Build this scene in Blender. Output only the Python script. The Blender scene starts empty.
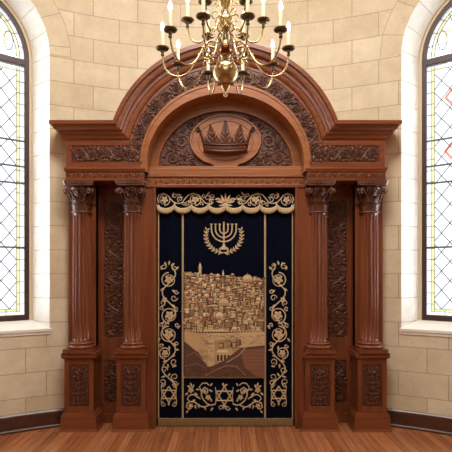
import bpy, math, random
from math import sin, cos, pi, sqrt, asin, atan2, radians
from mathutils import Vector

random.seed(7)
scene = bpy.context.scene
col = scene.collection

# ------------------------------------------------------------------ helpers
def lin(c):
    return tuple(((v/255.0)/12.92 if v/255.0 <= 0.04045 else ((v/255.0+0.055)/1.055)**2.4) for v in c)

WORLD = {}   # object name -> world origin

class MB:
    """Collects geometry and links it as one mesh object."""
    def __init__(self):
        self.v = []; self.f = []; self.mi = []; self.sm = []; self.uv = {}
    def vert(self, p):
        self.v.append(tuple(p)); return len(self.v)-1
    def face(self, idx, mi=0, sm=False, uv=None):
        self.f.append(tuple(idx)); self.mi.append(mi); self.sm.append(sm)
        if uv is not None: self.uv[len(self.f)-1] = uv
    def grid(self, rows, closed_u=False, closed_v=False, mi=0, sm=True, uvs=None):
        """rows: list of equally long lists of points"""
        ids = [[self.vert(p) for p in r] for r in rows]
        n = len(ids); m = len(ids[0])
        for i in range(n if closed_u else n-1):
            i2 = (i+1) % n
            for j in range(m if closed_v else m-1):
                j2 = (j+1) % m
                uv = None
                if uvs: uv = [uvs[i][j], uvs[i2][j], uvs[i2][j2], uvs[i][j2]]
                self.face((ids[i][j], ids[i2][j], ids[i2][j2], ids[i][j2]), mi, sm, uv)
        return ids
    def box(self, x0, x1, y0, y1, z0, z1, mi=0):
        p = [(x0,y0,z0),(x1,y0,z0),(x1,y1,z0),(x0,y1,z0),(x0,y0,z1),(x1,y0,z1),(x1,y1,z1),(x0,y1,z1)]
        i = [self.vert(q) for q in p]
        for f in ((0,1,5,4),(1,2,6,5),(2,3,7,6),(3,0,4,7),(4,5,6,7),(3,2,1,0)):
            self.face([i[k] for k in f], mi)
    def boxF(self, F, u0, u1, v0, v1, w0, w1, mi=0):
        p = [(u0,v0,w0),(u1,v0,w0),(u1,v1,w0),(u0,v1,w0),(u0,v0,w1),(u1,v0,w1),(u1,v1,w1),(u0,v1,w1)]
        i = [self.vert(F(*q)) for q in p]
        for f in ((0,1,5,4),(1,2,6,5),(2,3,7,6),(3,0,4,7),(4,5,6,7),(3,2,1,0)):
            self.face([i[k] for k in f], mi)
    def frustum(self, cx, cy, lv, mi=0):
        """lv: list of (z, half_x, half_y)"""
        rows = []
        for z, hx, hy in lv:
            rows.append([(cx-hx,cy-hy,z),(cx+hx,cy-hy,z),(cx+hx,cy+hy,z),(cx-hx,cy+hy,z)])
        ids = self.grid(rows, closed_v=True, mi=mi, sm=False)
        self.face(ids[-1], mi); self.face(ids[0][::-1], mi)
    def prism(self, pts, F, w0, w1, mi=0, smside=False):
        """closed outline pts (u,v) extruded from w0 to w1 through F(u,v,w)"""
        a = [self.vert(F(u,v,w0)) for u,v in pts]; b = [self.vert(F(u,v,w1)) for u,v in pts]
        self.face(b, mi); self.face(a[::-1], mi)
        n = len(pts)
        for i in range(n):
            j = (i+1) % n
            self.face((a[i],a[j],b[j],b[i]), mi, smside)
    def band(self, outer, inner, F, w0, w1, mi=0, closed=False):
        """solid strip between two equally long outlines"""
        n = len(outer)
        A=[self.vert(F(u,v,w0)) for u,v in outer]; B=[self.vert(F(u,v,w0)) for u,v in inner]
        C=[self.vert(F(u,v,w1)) for u,v in outer]; D=[self.vert(F(u,v,w1)) for u,v in inner]
        for i in range(n if closed else n-1):
            j=(i+1)%n
            self.face((C[i],C[j],D[j],D[i]),mi); self.face((B[i],B[j],A[j],A[i]),mi)
            self.face((A[i],A[j],C[j],C[i]),mi); self.face((D[i],D[j],B[j],B[i]),mi)
        if not closed:
            for k in (0,n-1): self.face((A[k],C[k],D[k],B[k]),mi)
    def lathe(self, prof, c, segs=24, mi=0):
        rows=[]
        for r,z in prof:
            rows.append([(c[0]+r*cos(2*pi*k/segs), c[1]+r*sin(2*pi*k/segs), c[2]+z) for k in range(segs)])
        ids=self.grid(rows, closed_v=True, mi=mi)
        if prof[0][0]>1e-5: self.face(ids[0][::-1],mi)
        if prof[-1][0]>1e-5: self.face(ids[-1],mi)
    def tube(self, pts, rad, segs=8, mi=0, closed=False):
        P=[Vector(p) for p in pts]; n=len(P); rows=[]
        prev=None
        for i in range(n):
            if closed: d=(P[(i+1)%n]-P[i-1])
            else: d=P[min(i+1,n-1)]-P[max(i-1,0)]
            d.normalize()
            if prev is None:
                a=Vector((0,0,1)) if abs(d.z)<0.9 else Vector((1,0,0))
                x=d.cross(a).normalized()
            else:
                x=(prev-d*prev.dot(d)).normalized()
            prev=x; y=d.cross(x)
            r=rad[i] if isinstance(rad,(list,tuple)) else rad
            rows.append([P[i]+x*(r*cos(2*pi*k/segs))+y*(r*sin(2*pi*k/segs)) for k in range(segs)])
        ids=self.grid(rows, closed_u=closed, closed_v=True, mi=mi)
        if not closed:
            self.face(ids[0][::-1],mi); self.face(ids[-1],mi)
    # --- relief work in a (u,v) field with height w, mapped through F
    def stroke(self, path, wid, h, F, mi=0, base=-0.002):
        n=len(path); rows=[]
        for i in range(n):
            a=path[max(i-1,0)]; b=path[min(i+1,n-1)]
            dx,dy=b[0]-a[0],b[1]-a[1]; L=sqrt(dx*dx+dy*dy) or 1; nx,ny=-dy/L,dx/L
            w=wid[i] if isinstance(wid,(list,tuple)) else wid
            u,v=path[i]
            rows.append([F(u+nx*o*w, v+ny*o*w, hh) for o,hh in ((-.5,base),(-.28,h*.85),(0,h),(.28,h*.85),(.5,base))])
        self.grid(rows, mi=mi)
    def leaf(self, u, v, ang, L, W, h, F, mi=0, base=-0.002, bend=0.25):
        rows=[]
        for k in range(6):
            t=k/5; ww=W*.5*sin(pi*min(1,t*.93+.07))**.8
            x=L*t; y=bend*L*t*t
            px=u+x*cos(ang)-y*sin(ang); py=v+x*sin(ang)+y*cos(ang)
            nx,ny=-sin(ang+bend*t),cos(ang+bend*t)
            hh=h*(.5+.5*sin(pi*t))
            rows.append([F(px-nx*ww,py-ny*ww,base),F(px-nx*ww*.5,py-ny*ww*.5,hh),F(px,py,hh*.72),F(px+nx*ww*.5,py+ny*ww*.5,hh),F(px+nx*ww,py+ny*ww,base)])
        self.grid(rows, mi=mi)
    def dome(self, u, v, r, h, F, mi=0, segs=8, ru=1.0):
        rows=[]
        for k in range(4):
            a=k/3*pi/2
            rows.append([F(u+ru*r*cos(a)*cos(2*pi*j/segs), v+r*cos(a)*sin(2*pi*j/segs), h*sin(a)-.001) for j in range(segs)])
        self.grid(rows, closed_v=True, mi=mi)
    def flower(self, u, v, r, h, F, mi=0, petals=5, cmi=None, rot=0.3):
        for k in range(petals):
            a=rot+2*pi*k/petals
            self.leaf(u+cos(a)*r*.2, v+sin(a)*r*.2, a, r*.85, r*.75, h, F, mi, bend=0)
        self.dome(u,v,r*.3,h*1.25,F,mi if cmi is None else cmi)
    def spiral(self, u, v, r0, a0, turns, sgn, w, h, F, mi=0, r1=.16, n=None, ru=1.0, taper=.55):
        n=n or int(14*turns)+6; p=[];ws=[]
        for i in range(n+1):
            t=i/n; r=r0*(1-t)+r0*r1*t; a=a0+sgn*2*pi*turns*t
            p.append((u+ru*r*cos(a), v+r*sin(a))); ws.append(w*(1-(1-taper)*t))
        self.stroke(p,ws,h,F,mi)
        return p[-1]
    def build(self, name, mats, parent=None, origin=None, bevel=0, seg=2, shade=None):
        if not isinstance(mats,(list,tuple)): mats=[mats]
        pw=Vector(WORLD.get(parent.name,(0,0,0))) if parent else Vector((0,0,0))
        o=Vector(origin) if origin is not None else pw
        me=bpy.data.meshes.new(name)
        me.from_pydata([tuple(Vector(p)-o) for p in self.v],[],self.f)
        for m in mats: me.materials.append(m)
        me.polygons.foreach_set('material_index', self.mi)
        me.polygons.foreach_set('use_smooth', self.sm if shade is None else [shade]*len(self.f))
        if self.uv:
            l=me.uv_layers.new(name='UVMap')
            for fi,uvs in self.uv.items():
                for li,uv in zip(me.polygons[fi].loop_indices, uvs): l.data[li].uv=uv
        me.validate(); me.update()
        ob=bpy.data.objects.new(name,me); col.objects.link(ob)
        ob.location=o-pw
        if parent: ob.parent=parent
        WORLD[ob.name]=tuple(o)
        if bevel:
            b=ob.modifiers.new('bevel','BEVEL'); b.width=bevel; b.segments=seg; b.limit_method='ANGLE'; b.angle_limit=radians(40)
        return ob

def empty(name, loc, parent=None):
    o=bpy.data.objects.new(name,None); col.objects.link(o)
    pw=Vector(WORLD.get(parent.name,(0,0,0))) if parent else Vector((0,0,0))
    o.location=Vector(loc)-pw; o.empty_display_size=.1
    if parent: o.parent=parent
    WORLD[o.name]=tuple(loc); return o
def tag(o,label,cat,group=None):
    o['label']=label; o['category']=cat
    if group: o['group']=group
    return o
def struct(o): o['kind']='structure'; return o
def arc(cx,cz,rx,rz,a0,a1,n):
    return [(cx+rx*cos(a0+(a1-a0)*i/n), cz+rz*sin(a0+(a1-a0)*i/n)) for i in range(n+1)]
def FY(y0):            # a vertical plane facing the room, w comes towards the room
    return lambda u,v,w: (u, y0-w, v)

# ------------------------------------------------------------------ materials
def new_mat(name):
    m=bpy.data.materials.new(name); m.use_nodes=True
    nt=m.node_tree; b=nt.nodes['Principled BSDF']; return m,nt,b
def N(nt,t,**kw):
    n=nt.nodes.new(t)
    for k,v in kw.items(): setattr(n,k,v)
    return n
def ramp(nt,fac,stops):
    r=N(nt,'ShaderNodeValToRGB'); e=r.color_ramp.elements
    while len(e)<len(stops): e.new(.5)
    for el,(p,c) in zip(e,stops): el.position=p; el.color=(*c,1)
    nt.links.new(fac,r.inputs[0]); return r
def wood(name, dark, light, rough=.29, vertical=True, scale=1.0, coat=.25):
    m,nt,b=new_mat(name)
    tc=N(nt,'ShaderNodeTexCoord'); mp=N(nt,'ShaderNodeMapping')
    mp.inputs['Scale'].default_value=(26*scale,26*scale,1.6*scale) if vertical else (1.6*scale,26*scale,26*scale)
    nt.links.new(tc.outputs['Object'],mp.inputs[0])
    no=N(nt,'ShaderNodeTexNoise'); no.inputs['Scale'].default_value=1; no.inputs['Detail'].default_value=5; no.inputs['Distortion'].default_value=.15
    nt.links.new(mp.outputs[0],no.inputs['Vector'])
    r=ramp(nt,no.outputs[0],[(.3,lin(dark)),(.7,lin(light))])
    nt.links.new(r.outputs[0],b.inputs['Base Color'])
    b.inputs['Roughness'].default_value=rough; b.inputs['Coat Weight'].default_value=coat; b.inputs['Coat Roughness'].default_value=.2
    bp=N(nt,'ShaderNodeBump'); bp.inputs['Strength'].default_value=.03; bp.inputs['Distance'].default_value=.002
    nt.links.new(no.outputs[0],bp.inputs['Height']); nt.links.new(bp.outputs[0],b.inputs['Normal'])
    return m
M={}
M['wood']=wood('mahogany',(102,50,28),(132,72,42))
M['woodh']=wood('mahogany_horizontal',(106,53,29),(136,75,43),vertical=False)
M['light']=wood('warm_lit_mahogany',(136,77,36),(164,101,53),vertical=False,coat=.1,rough=.4)  # same mahogany, with the arch's warm orange glow put into its colour
M['carve']=wood('carved_mahogany',(76,39,23),(104,56,35),rough=.42,scale=1.5,coat=.1)
M['darkw']=wood('dark_mahogany',(62,30,22),(84,42,30),rough=.4)
M['base']=wood('baseboard_wood',(64,34,26),(84,46,34),rough=.4,vertical=False)

def stone(name, c1, c2, mortar, bw=.52, rh=.25, msize=.005, voff=0):
    m,nt,b=new_mat(name)
    uv=N(nt,'ShaderNodeUVMap'); mp=N(nt,'ShaderNodeMapping'); mp.inputs['Location'].default_value=(0.03,voff,0)
    nt.links.new(uv.outputs[0],mp.inputs[0])
    br=N(nt,'ShaderNodeTexBrick'); br.offset=.42
    br.inputs['Scale'].default_value=1; br.inputs['Brick Width'].default_value=bw; br.inputs['Row Height'].default_value=rh
    br.inputs['Mortar Size'].default_value=msize; br.inputs['Mortar Smooth'].default_value=.3; br.inputs['Bias'].default_value=0
    br.inputs['Color1'].default_value=(*lin(c1),1); br.inputs['Color2'].default_value=(*lin(c2),1); br.inputs['Mortar'].default_value=(*lin(mortar),1)
    nt.links.new(mp.outputs[0],br.inputs['Vector'])
    tc=N(nt,'ShaderNodeTexCoord')
    n1=N(nt,'ShaderNodeTexNoise'); n1.inputs['Scale'].default_value=5; n1.inputs['Detail'].default_value=8; n1.inputs['Roughness'].default_value=.7
    nt.links.new(tc.outputs['Object'],n1.inputs['Vector'])
    n2=N(nt,'ShaderNodeTexNoise'); n2.inputs['Scale'].default_value=34; n2.inputs['Detail'].default_value=4
    nt.links.new(tc.outputs['Object'],n2.inputs['Vector'])
    r1=ramp(nt,n1.outputs[0],[(.3,(.86,.84,.81)),(.7,(1.06,1.06,1.06))])
    r2=ramp(nt,n2.outputs[0],[(.28,(.84,.81,.78)),(.42,(1,1,1))])
    mx=N(nt,'ShaderNodeMix',data_type='RGBA',blend_type='MULTIPLY'); mx.inputs[0].default_value=1
    nt.links.new(br.outputs[0],mx.inputs[6]); nt.links.new(r1.outputs[0],mx.inputs[7])
    m2=N(nt,'ShaderNodeMix',data_type='RGBA',blend_type='MULTIPLY'); m2.inputs[0].default_value=.6
    nt.links.new(mx.outputs[2],m2.inputs[6]); nt.links.new(r2.outputs[0],m2.inputs[7])
    nt.links.new(m2.outputs[2],b.inputs['Base Color']); b.inputs['Roughness'].default_value=.8
    bp=N(nt,'ShaderNodeBump'); bp.inputs['Strength'].default_value=.35; bp.inputs['Distance'].default_value=.004; bp.invert=True
    nt.links.new(br.outputs['Fac'],bp.inputs['Height']); nt.links.new(bp.outputs[0],b.inputs['Normal'])
    return m
M['stone']=stone('limestone_blocks',(225,212,187),(213,197,168),(182,165,140),bw=.47,voff=-.08)
M['surround']=stone('limestone_voussoirs',(222,208,181),(213,196,166),(182,165,140),rh=.34,voff=-.10)
M['reveal']=stone('daylit_limestone_reveal',(244,242,238),(239,236,230),(212,204,192),voff=-.08,msize=.006)  # wall limestone whitened: the window's daylight is put into the colour

def plain(name, c, rough=.6, metal=0, sheen=0, noise=0, nscale=60):
    m,nt,b=new_mat(name)
    b.inputs['Base Color'].default_value=(*lin(c),1); b.inputs['Roughness'].default_value=rough; b.inputs['Metallic'].default_value=metal
    if sheen: b.inputs['Sheen Weight'].default_value=sheen; b.inputs['Sheen Roughness'].default_value=.4
    if noise:
        tc=N(nt,'ShaderNodeTexCoord'); no=N(nt,'ShaderNodeTexNoise'); no.inputs['Scale'].default_value=nscale; no.inputs['Detail'].default_value=4
        nt.links.new(tc.outputs['Object'],no.inputs['Vector'])
        a=lin(c); r=ramp(nt,no.outputs[0],[(.3,tuple(v*(1-noise) for v in a)),(.7,tuple(min(1,v*(1+noise)) for v in a))])
        nt.links.new(r.outputs[0],b.inputs['Base Color'])
    return m
M['moulding']=plain('stone_moulding',(222,206,180),.7,noise=.06)
M['joint']=plain('mortar_joint',(182,164,138),.8)
M['sill']=plain('white_sill',(236,232,224),.5,noise=.03)
M['frame']=plain('dark_bronze_frame',(62,40,36),.45,noise=.1)
M['lead']=plain('lead_came',(88,88,90),.5,.3)
M['bar']=plain('saddle_bar',(90,100,104),.5,.4)
M['ceil']=plain('ceiling_plaster',(226,212,188),.8,noise=.03,nscale=4)
M['velvet']=plain('navy_velvet',(6,10,27),.95,noise=.25,nscale=90)
M['velvet2']=plain('black_velvet',(7,9,22),.95,noise=.2,nscale=90)
for k_ in ('velvet','velvet2'): M[k_].node_tree.nodes['Principled BSDF'].inputs['Specular IOR Level'].default_value=.08
M['gold']=plain('gold_thread',(204,182,146),.55,.1,noise=.22,nscale=220)
M['goldd']=plain('copper_thread',(190,150,110),.55,.1,noise=.2,nscale=220)
M['braid']=plain('gold_braid',(184,160,122),.6,.1,noise=.25,nscale=260)
M['fringe']=plain('gold_fringe',(190,168,130),.65,.1,noise=.25,nscale=200)
M['fringed']=plain('dark_gold_fringe',(136,110,74),.7,.1,noise=.35,nscale=260)
M['brass']=plain('polished_brass',(186,164,124),.27,1,noise=.07,nscale=25)
M['brassd']=plain('brass_reflecting_dark',(112,98,74),.34,1,noise=.12,nscale=40)  # same brass; the dark reflections on the pans are put into its colour
M['copper']=plain('dark_copper_collar',(120,66,44),.35,.8,noise=.1)
M['candle']=plain('ivory_candle',(226,208,178),.5)
def emis(name,c,s):
    m,nt,b=new_mat(name); b.inputs['Emission Color'].default_value=(*lin(c),1); b.inputs['Emission Strength'].default_value=s
    b.inputs['Base Color'].default_value=(*lin(c),1); return m
M['flame']=emis('candle_bulb',(255,236,205),22)

def glass(name, tint, milk):
    m,nt,b=new_mat(name); nt.nodes.remove(b); out=nt.nodes['Material Output']
    t=N(nt,'ShaderNodeBsdfTransparent'); t.inputs[0].default_value=(*tint,1)
    tr=N(nt,'ShaderNodeBsdfTranslucent'); tr.inputs[0].default_value=(*tint,1)
    g=N(nt,'ShaderNodeBsdfGlossy'); g.inputs['Roughness'].default_value=.08
    m1=N(nt,'ShaderNodeMixShader'); m1.inputs[0].default_value=milk
    m2=N(nt,'ShaderNodeMixShader'); m2.inputs[0].default_value=.04
    nt.links.new(t.outputs[0],m1.inputs[1]); nt.links.new(tr.outputs[0],m1.inputs[2])
    nt.links.new(m1.outputs[0],m2.inputs[1]); nt.links.new(g.outputs[0],m2.inputs[2]); nt.links.new(m2.outputs[0],out.inputs[0])
    return m
M['glass']=glass('clear_leaded_glass',(.96,.98,1.0),.12)
M['yglass']=glass('pale_yellow_glass',(.78,.72,.50),.3)
M['rglass']=glass('red_glass',(.86,.42,.36),.3)

# floor: narrow boards running towards the ark
m,nt,b=new_mat('red_oak_boards')
tc=N(nt,'ShaderNodeTexCoord'); mp=N(nt,'ShaderNodeMapping'); mp.inputs['Rotation'].default_value=(0,0,pi/2)
nt.links.new(tc.outputs['Object'],mp.inputs[0])
br=N(nt,'ShaderNodeTexBrick'); br.inputs['Scale'].default_value=1; br.inputs['Brick Width'].default_value=1.1; br.inputs['Row Height'].default_value=.075
br.inputs['Mortar Size'].default_value=.0016; br.offset=.37
br.inputs['Color1'].default_value=(*lin((186,122,82)),1); br.inputs['Color2'].default_value=(*lin((152,92,60)),1); br.inputs['Mortar'].default_value=(*lin((100,56,36)),1)
nt.links.new(mp.outputs[0],br.inputs['Vector'])
mp2=N(nt,'ShaderNodeMapping'); mp2.inputs['Scale'].default_value=(40,2.2,1); nt.links.new(tc.outputs['Object'],mp2.inputs[0])
no=N(nt,'ShaderNodeTexNoise'); no.inputs['Scale'].default_value=1; no.inputs['Detail'].default_value=6; nt.links.new(mp2.outputs[0],no.inputs['Vector'])
r=ramp(nt,no.outputs[0],[(.3,(.72,.7,.68)),(.7,(1.15,1.15,1.15))])
mx=N(nt,'ShaderNodeMix',data_type='RGBA',blend_type='MULTIPLY'); mx.inputs[0].default_value=1
nt.links.new(br.outputs[0],mx.inputs[6]); nt.links.new(r.outputs[0],mx.inputs[7]); nt.links.new(mx.outputs[2],b.inputs['Base Color'])
b.inputs['Roughness'].default_value=.22
M['floor']=m

# ------------------------------------------------------------------ camera
cam_d=bpy.data.cameras.new('camera'); cam=bpy.data.objects.new('camera',cam_d); col.objects.link(cam)
cam.location=(0,-4.8,1.6); cam.rotation_euler=(pi/2,0,0)
cam_d.sensor_width=36; cam_d.lens=36*480/452; cam_d.shift_y=(272-226)/452; cam_d.shift_x=.5/452
cam_d.clip_start=.05
scene.camera=cam

# ------------------------------------------------------------------ room shell
R=4.1; YC=-3.53
TH_END=radians(82)
TW=radians(37.5); HW=.80; SPR=3.85; SILL=1.0; CEIL=5.6
RP=sqrt(R*R-HW*HW)
def wall_y(x): return YC+sqrt(R*R-x*x)
def cyl(th,z,r=R): return (r*sin(th), YC+r*cos(th), z)
def make_wall():
    mb=MB()
    dth=asin(HW/R)
    ths=set()
    n=60
    for i in range(n+1): ths.add(round(-TH_END+2*TH_END*i/n,5))
    for s in (-1,1):
        ths={t for t in ths if not (s*TW-dth-.005 < t < s*TW+dth+.005)}
        for k in range(33):
            u=-HW*cos(pi*k/32)
            ths.add(s*TW+asin(max(-1,min(1,u/R))))
    ths=sorted(ths)
    def hole(a,b):
        mid=(a+b)/2
        for s in (-1,1):
            if s*TW-dth<mid<s*TW+dth: return s
        return 0
    def top(s,t):
        u=R*sin(t-s*TW); return SPR+sqrt(max(0,HW*HW-u*u))
    def quad(a,b,za0,zb0,za1,zb1):
        i=[mb.vert(cyl(a,za0)),mb.vert(cyl(b,zb0)),mb.vert(cyl(b,zb1)),mb.vert(cyl(a,za1))]
        mb.face(i,0,True,[(R*a,za0),(R*b,zb0),(R*b,zb1),(R*a,za1)])
    for a,b in zip(ths,ths[1:]):
        s=hole(a,b)
        if s:
            quad(a,b,0,0,SILL,SILL); quad(a,b,top(s,a),top(s,b),CEIL,CEIL)
        else: quad(a,b,0,0,CEIL,CEIL)
    return mb.build('wall_back',M['stone'])
struct(make_wall())

mb=MB(); mb.box(-5.2,5.2,-9,1.2,-.1,0); struct(mb.build('floor',M['floor']))
mb=MB(); mb.box(-5.2,5.2,-9,1.2,CEIL,CEIL+.1); struct(mb.build('ceiling',M['ceil']))
XE=R*sin(TH_END); YE=YC+R*cos(TH_END)
for s,nm in ((-1,'left'),(1,'right')):
    mb=MB(); y=[YE+(-9-YE)*i/8 for i in range(9)]
    rows=[[(s*XE,yy,0),(s*XE,yy,CEIL)] for yy in y]; uvs=[[(yy,0),(yy,CEIL)] for yy in y]
    mb.grid(rows,uvs=uvs,sm=False); struct(mb.build('wall_'+nm,M['stone']))

mb=MB(); mb.grid([[(-5.2,-9,0),(-5.2,-9,CEIL)],[(5.2,-9,0),(5.2,-9,CEIL)]],uvs=[[(0,0),(0,CEIL)],[(10.4,0),(10.4,CEIL)]],sm=False); struct(mb.build('wall_rear',M['stone']))
# baseboards, one on each side of the ark
for s,nm in ((-1,'left'),(1,'right')):
    mb=MB(); a0=asin(1.63/R); rows=[]
    prof=[(0,.0),(.034,.0),(.034,.018),(.026,.026),(.022,.03),(.022,.15),(.018,.165),(.008,.178),(0,.18)]
    for i in range(41):
        t=s*(a0+(TH_END-a0)*i/40)
        rows.append([cyl(t,z,R-.001-p) for p,z in prof])
    ids=mb.grid(rows,closed_v=True,sm=False); mb.face(ids[0]); mb.face(ids[-1])
    struct(mb.build('baseboard_'+nm,M['base']))

# ------------------------------------------------------------------ windows
def make_window(s, idx):
    th=s*TW; o=Vector((sin(th),cos(th),0)); t=Vector((cos(th),-sin(th),0))
    C=Vector((0,YC,0))
    def W(u,v,w): 
        p=C+o*(RP+w)+t*u; return (p.x,p.y,v)
    base=W(0,SILL,.1)
    root=empty('window_%d'%idx, base); struct(root)
    DIN=.30; RI=.715
    # splayed stone reveal
    mb=MB(); path=[]
    for z in (SILL,1.4,1.8,2.2,2.6,3.0,3.4,3.7): path.append((1,0,z,z))
    for k in range(25):
        a=pi*k/24; path.append((cos(a),sin(a),SPR,SPR+a*.8))
    for z in (3.7,3.4,3.0,2.6,2.2,1.8,1.4,SILL): path.append((-1,0,z,z))
    rows=[];uvs=[]
    for cx,sz,z,vv in path:
        wo=sqrt(R*R-(HW*cx)**2)-RP
        A=W(HW*cx,z+HW*sz,wo); B=W(RI*cx,z+RI*sz,DIN)
        rows.append([A,B]); uvs.append([(.03,vv),(.2,vv)])
    mb.grid(rows,uvs=uvs,sm=True)
    mb.build('reveal',M['reveal'],root)
    # arched ring of voussoirs, a hair proud of the wall
    mb=MB(); rows=[];uvs=[]
    for k in range(33):
        a=pi*k/32; rr=[]; uu=[]
        for q,dr in ((HW,.0),(HW,.004),(.90,.004),(1.0,.004),(1.0,-.001)):
            u=q*cos(a); v=SPR+q*sin(a); w=sqrt((R-dr)**2-u*u)-RP
            rr.append(W(u,v,w)); uu.append((.03+(q-HW)*.7,a*.97))
        rows.append(rr); uvs.append(uu)
    mb.grid(rows,uvs=uvs,sm=False)
    mb.build('arch_surround',M['surround'],root)
    mb=MB(); rows=[]
    for k in range(33):
        a=pi*k/32; rr=[]
        for q in (.998,1.005):
            u=q*cos(a); rr.append(W(u,SPR+q*sin(a),sqrt((R-.0045)**2-u*u)-RP))
        rows.append(rr)
    mb.grid(rows,sm=False); mb.build('arch_joint',M['joint'],root)
    def outline(r,zb,n=28):
        p=[(r,zb)]+[(r*cos(pi*k/n),SPR+r*sin(pi*k/n)) for k in range(n+1)]+[(-r,zb)]
        return p
    # pale stone moulding with two steps
    mb=MB()
    mb.band(outline(.735,1.06),outline(.71,1.06),W,.285,.36)
    mb.band(outline(.715,1.06),outline(.685,1.06),W,.31,.36)
    mb.boxF(W,-.72,.72,1.03,1.085,.29,.36)
    mb.build('stone_moulding',M['moulding'],root)
    # dark frame
    mb=MB()
    mb.band(outline(.695,1.085),outline(.637,1.085),W,.322,.39)
    mb.boxF(W,-.65,.65,1.085,1.145,.322,.39)
    mb.boxF(W,-.65,.65,3.79,3.86,.318,.39)
    mb.build('window_frame',M['frame'],root,bevel=.006)
    GB=1.14; RG=.642; GW=.352
    mb=MB(); p=outline(RG,GB); 
    i=[mb.vert(W(u,v,GW)) for u,v in p]; mb.face(i)
    mb.build('glass_pane',M['glass'],root)
    # pale yellow border glass and a six-pointed star in the arch
    mb=MB(); g0,g1=GW-.002,GW-.0005
    a,bw=.597,.034
    mb.boxF(W,-a,-a+bw,1.18,3.77,g0,g1); mb.boxF(W,a-bw,a,1.18,3.77,g0,g1)
    mb.boxF(W,-a+bw,a-bw,1.18,1.21,g0,g1); mb.boxF(W,-a+bw,a-bw,3.735,3.765,g0,g1)
    mb.band(arc(0,3.88,.597,.572,0,pi,28),arc(0,3.88,.563,.538,0,pi,28),W,g0,g1)
    mb.boxF(W,-.563,.563,3.885,3.915,g0,g1)
    sc,sr=4.10,.235
    for rot in (pi/2,-pi/2):
        P=[(sr*cos(rot+2*pi*k/3),sc+sr*sin(rot+2*pi*k/3)) for k in range(3)]
        Q=[(.62*sr*cos(rot+2*pi*k/3),sc+.62*sr*sin(rot+2*pi*k/3)) for k in range(3)]
        mb.band(P,Q,W,g0,g1,closed=True)
    for q in (-1,1):
        for rot in (pi/2,-pi/2):
            P=[(q*.385+.12*cos(rot+2*pi*k/3),4.06+.12*sin(rot+2*pi*k/3)) for k in range(3)]
            Q=[(q*.385+.062*cos(rot+2*pi*k/3),4.06+.062*sin(rot+2*pi*k/3)) for k in range(3)]
            mb.band(P,Q,W,g0,g1,closed=True)
    mb.build('yellow_glass_border',M['yglass'],root)['label']='pale yellow border strips and star of stained glass'
    # leading: diamonds, border lines and their ticks
    mb=MB(); l0,l1=GW-.006,GW+.004
    x0,x1,z0,z1=-.563,.563,1.21,3.735
    def came(ax,az,bx,bz,wd=.0042):
        L=sqrt((bx-ax)**2+(bz-az)**2); 
        if L<.002: return
        nx,nz=-(bz-az)/L*wd,(bx-ax)/L*wd
        mb.prism([(ax+nx,az+nz),(bx+nx,bz+nz),(bx-nx,bz-nz),(ax-nx,az-nz)],W,l0,l1)
    dx,dz=.165,.2; sl=dz/dx
    for sg in (1,-1):
        for k in range(-16,34):
            # z = zc + sg*sl*x
            zc=1.21+k*dz
            xa,xb=x0,x1; 
            za,zb=zc+sg*sl*xa,zc+sg*sl*xb
            def clip(xa,za,xb,zb):
                m=sg*sl
                pts=[]
                for (X,Z,OX,OZ) in ((xa,za,xb,zb),(xb,zb,xa,za)):
                    if Z<z0: X=X+(z0-Z)/m; Z=z0
                    elif Z>z1: X=X+(z1-Z)/m; Z=z1
                    pts.append((X,Z))
                return pts
            if max(za,zb)<=z0+.01 or min(za,zb)>=z1-.01: continue
            (xa,za),(xb,zb)=clip(xa,za,xb,zb)
            came(xa,za,xb,zb)
    for q in (-1,1):
        came(q*.597,1.18,q*.597,3.77,.002); came(q*.563,1.18,q*.563,3.77,.002)
        z=1.26
        while z<3.75:
            came(q*.563,z,q*.637,z,.0028); z+=.118
    came(-.563,1.21,.563,1.21,.002); came(-.597,1.18,.597,1.18,.002); came(-.563,3.735,.563,3.735,.002)
    x=-.46
    while x<.5:
        came(x,1.14,x,1.21,.0028); came(x,3.735,x,3.79,.0028); x+=.115
    for rr in (.597,.563):
        P=arc(0,3.88,rr,rr-.025,0,pi,28)
        for p,q in zip(P,P[1:]): came(*p,*q)
    for k in range(1,14):
        a=pi*k/14; came(.563*cos(a),3.88+.538*sin(a),.637*cos(a),3.85+.637*sin(a),.0028)
    for k in range(12):
        rr=[sr,sr*.57]; a=pi/2+k*pi/6; a2=a+pi/6
        p=(rr[k%2]*cos(a),sc+rr[k%2]*sin(a)); q=(rr[(k+1)%2]*cos(a2),sc+rr[(k+1)%2]*sin(a2)); came(*p,*q)
    for q in (-1,1):
        P=[(q*.485+.045*cos(2*pi*k/14),4.03+.10*sin(2*pi*k/14)) for k in range(15)]
        for a_,b_ in zip(P,P[1:]): came(*a_,*b_)
        came(q*.235*.87,sc+.118,q*.30,4.12); came(q*.235*.87,sc-.118,q*.28,4.0); came(q*.385,4.18,q*.42,4.29); came(q*.385,3.94,q*.40,3.89); came(0,sc+sr,q*.25,4.32)
        came(q*.2,3.9,q*.118,sc-.2)
    mb.build('leading',M['lead'],root)
    for z in (1.86,2.54,2.72,2.99):
        mb=MB(); mb.boxF(W,-.639,.639,z-.009,z+.009,GW-.02,GW-.007); mb.build('saddle_bar',M['bar'],root)
    if s>0:
        mb=MB()
        for c,r0 in (((-.40,2.86),.075),((-.40,3.42),.07)):
            P=[(c[0]+r0*cos(pi/2*k),c[1]+r0*1.3*sin(pi/2*k)) for k in range(4)]
            Q=[(c[0]+r0*.55*cos(pi/2*k),c[1]+r0*.72*sin(pi/2*k)) for k in range(4)]
            mb.band(P,Q,W,g0,g1,closed=True)
        mb.build('red_glass_piece',M['rglass'],root)['label']='red stained glass pieces'
    # sloping white sill with a nosing
    mb=MB(); n=16; rows=[]
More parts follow.
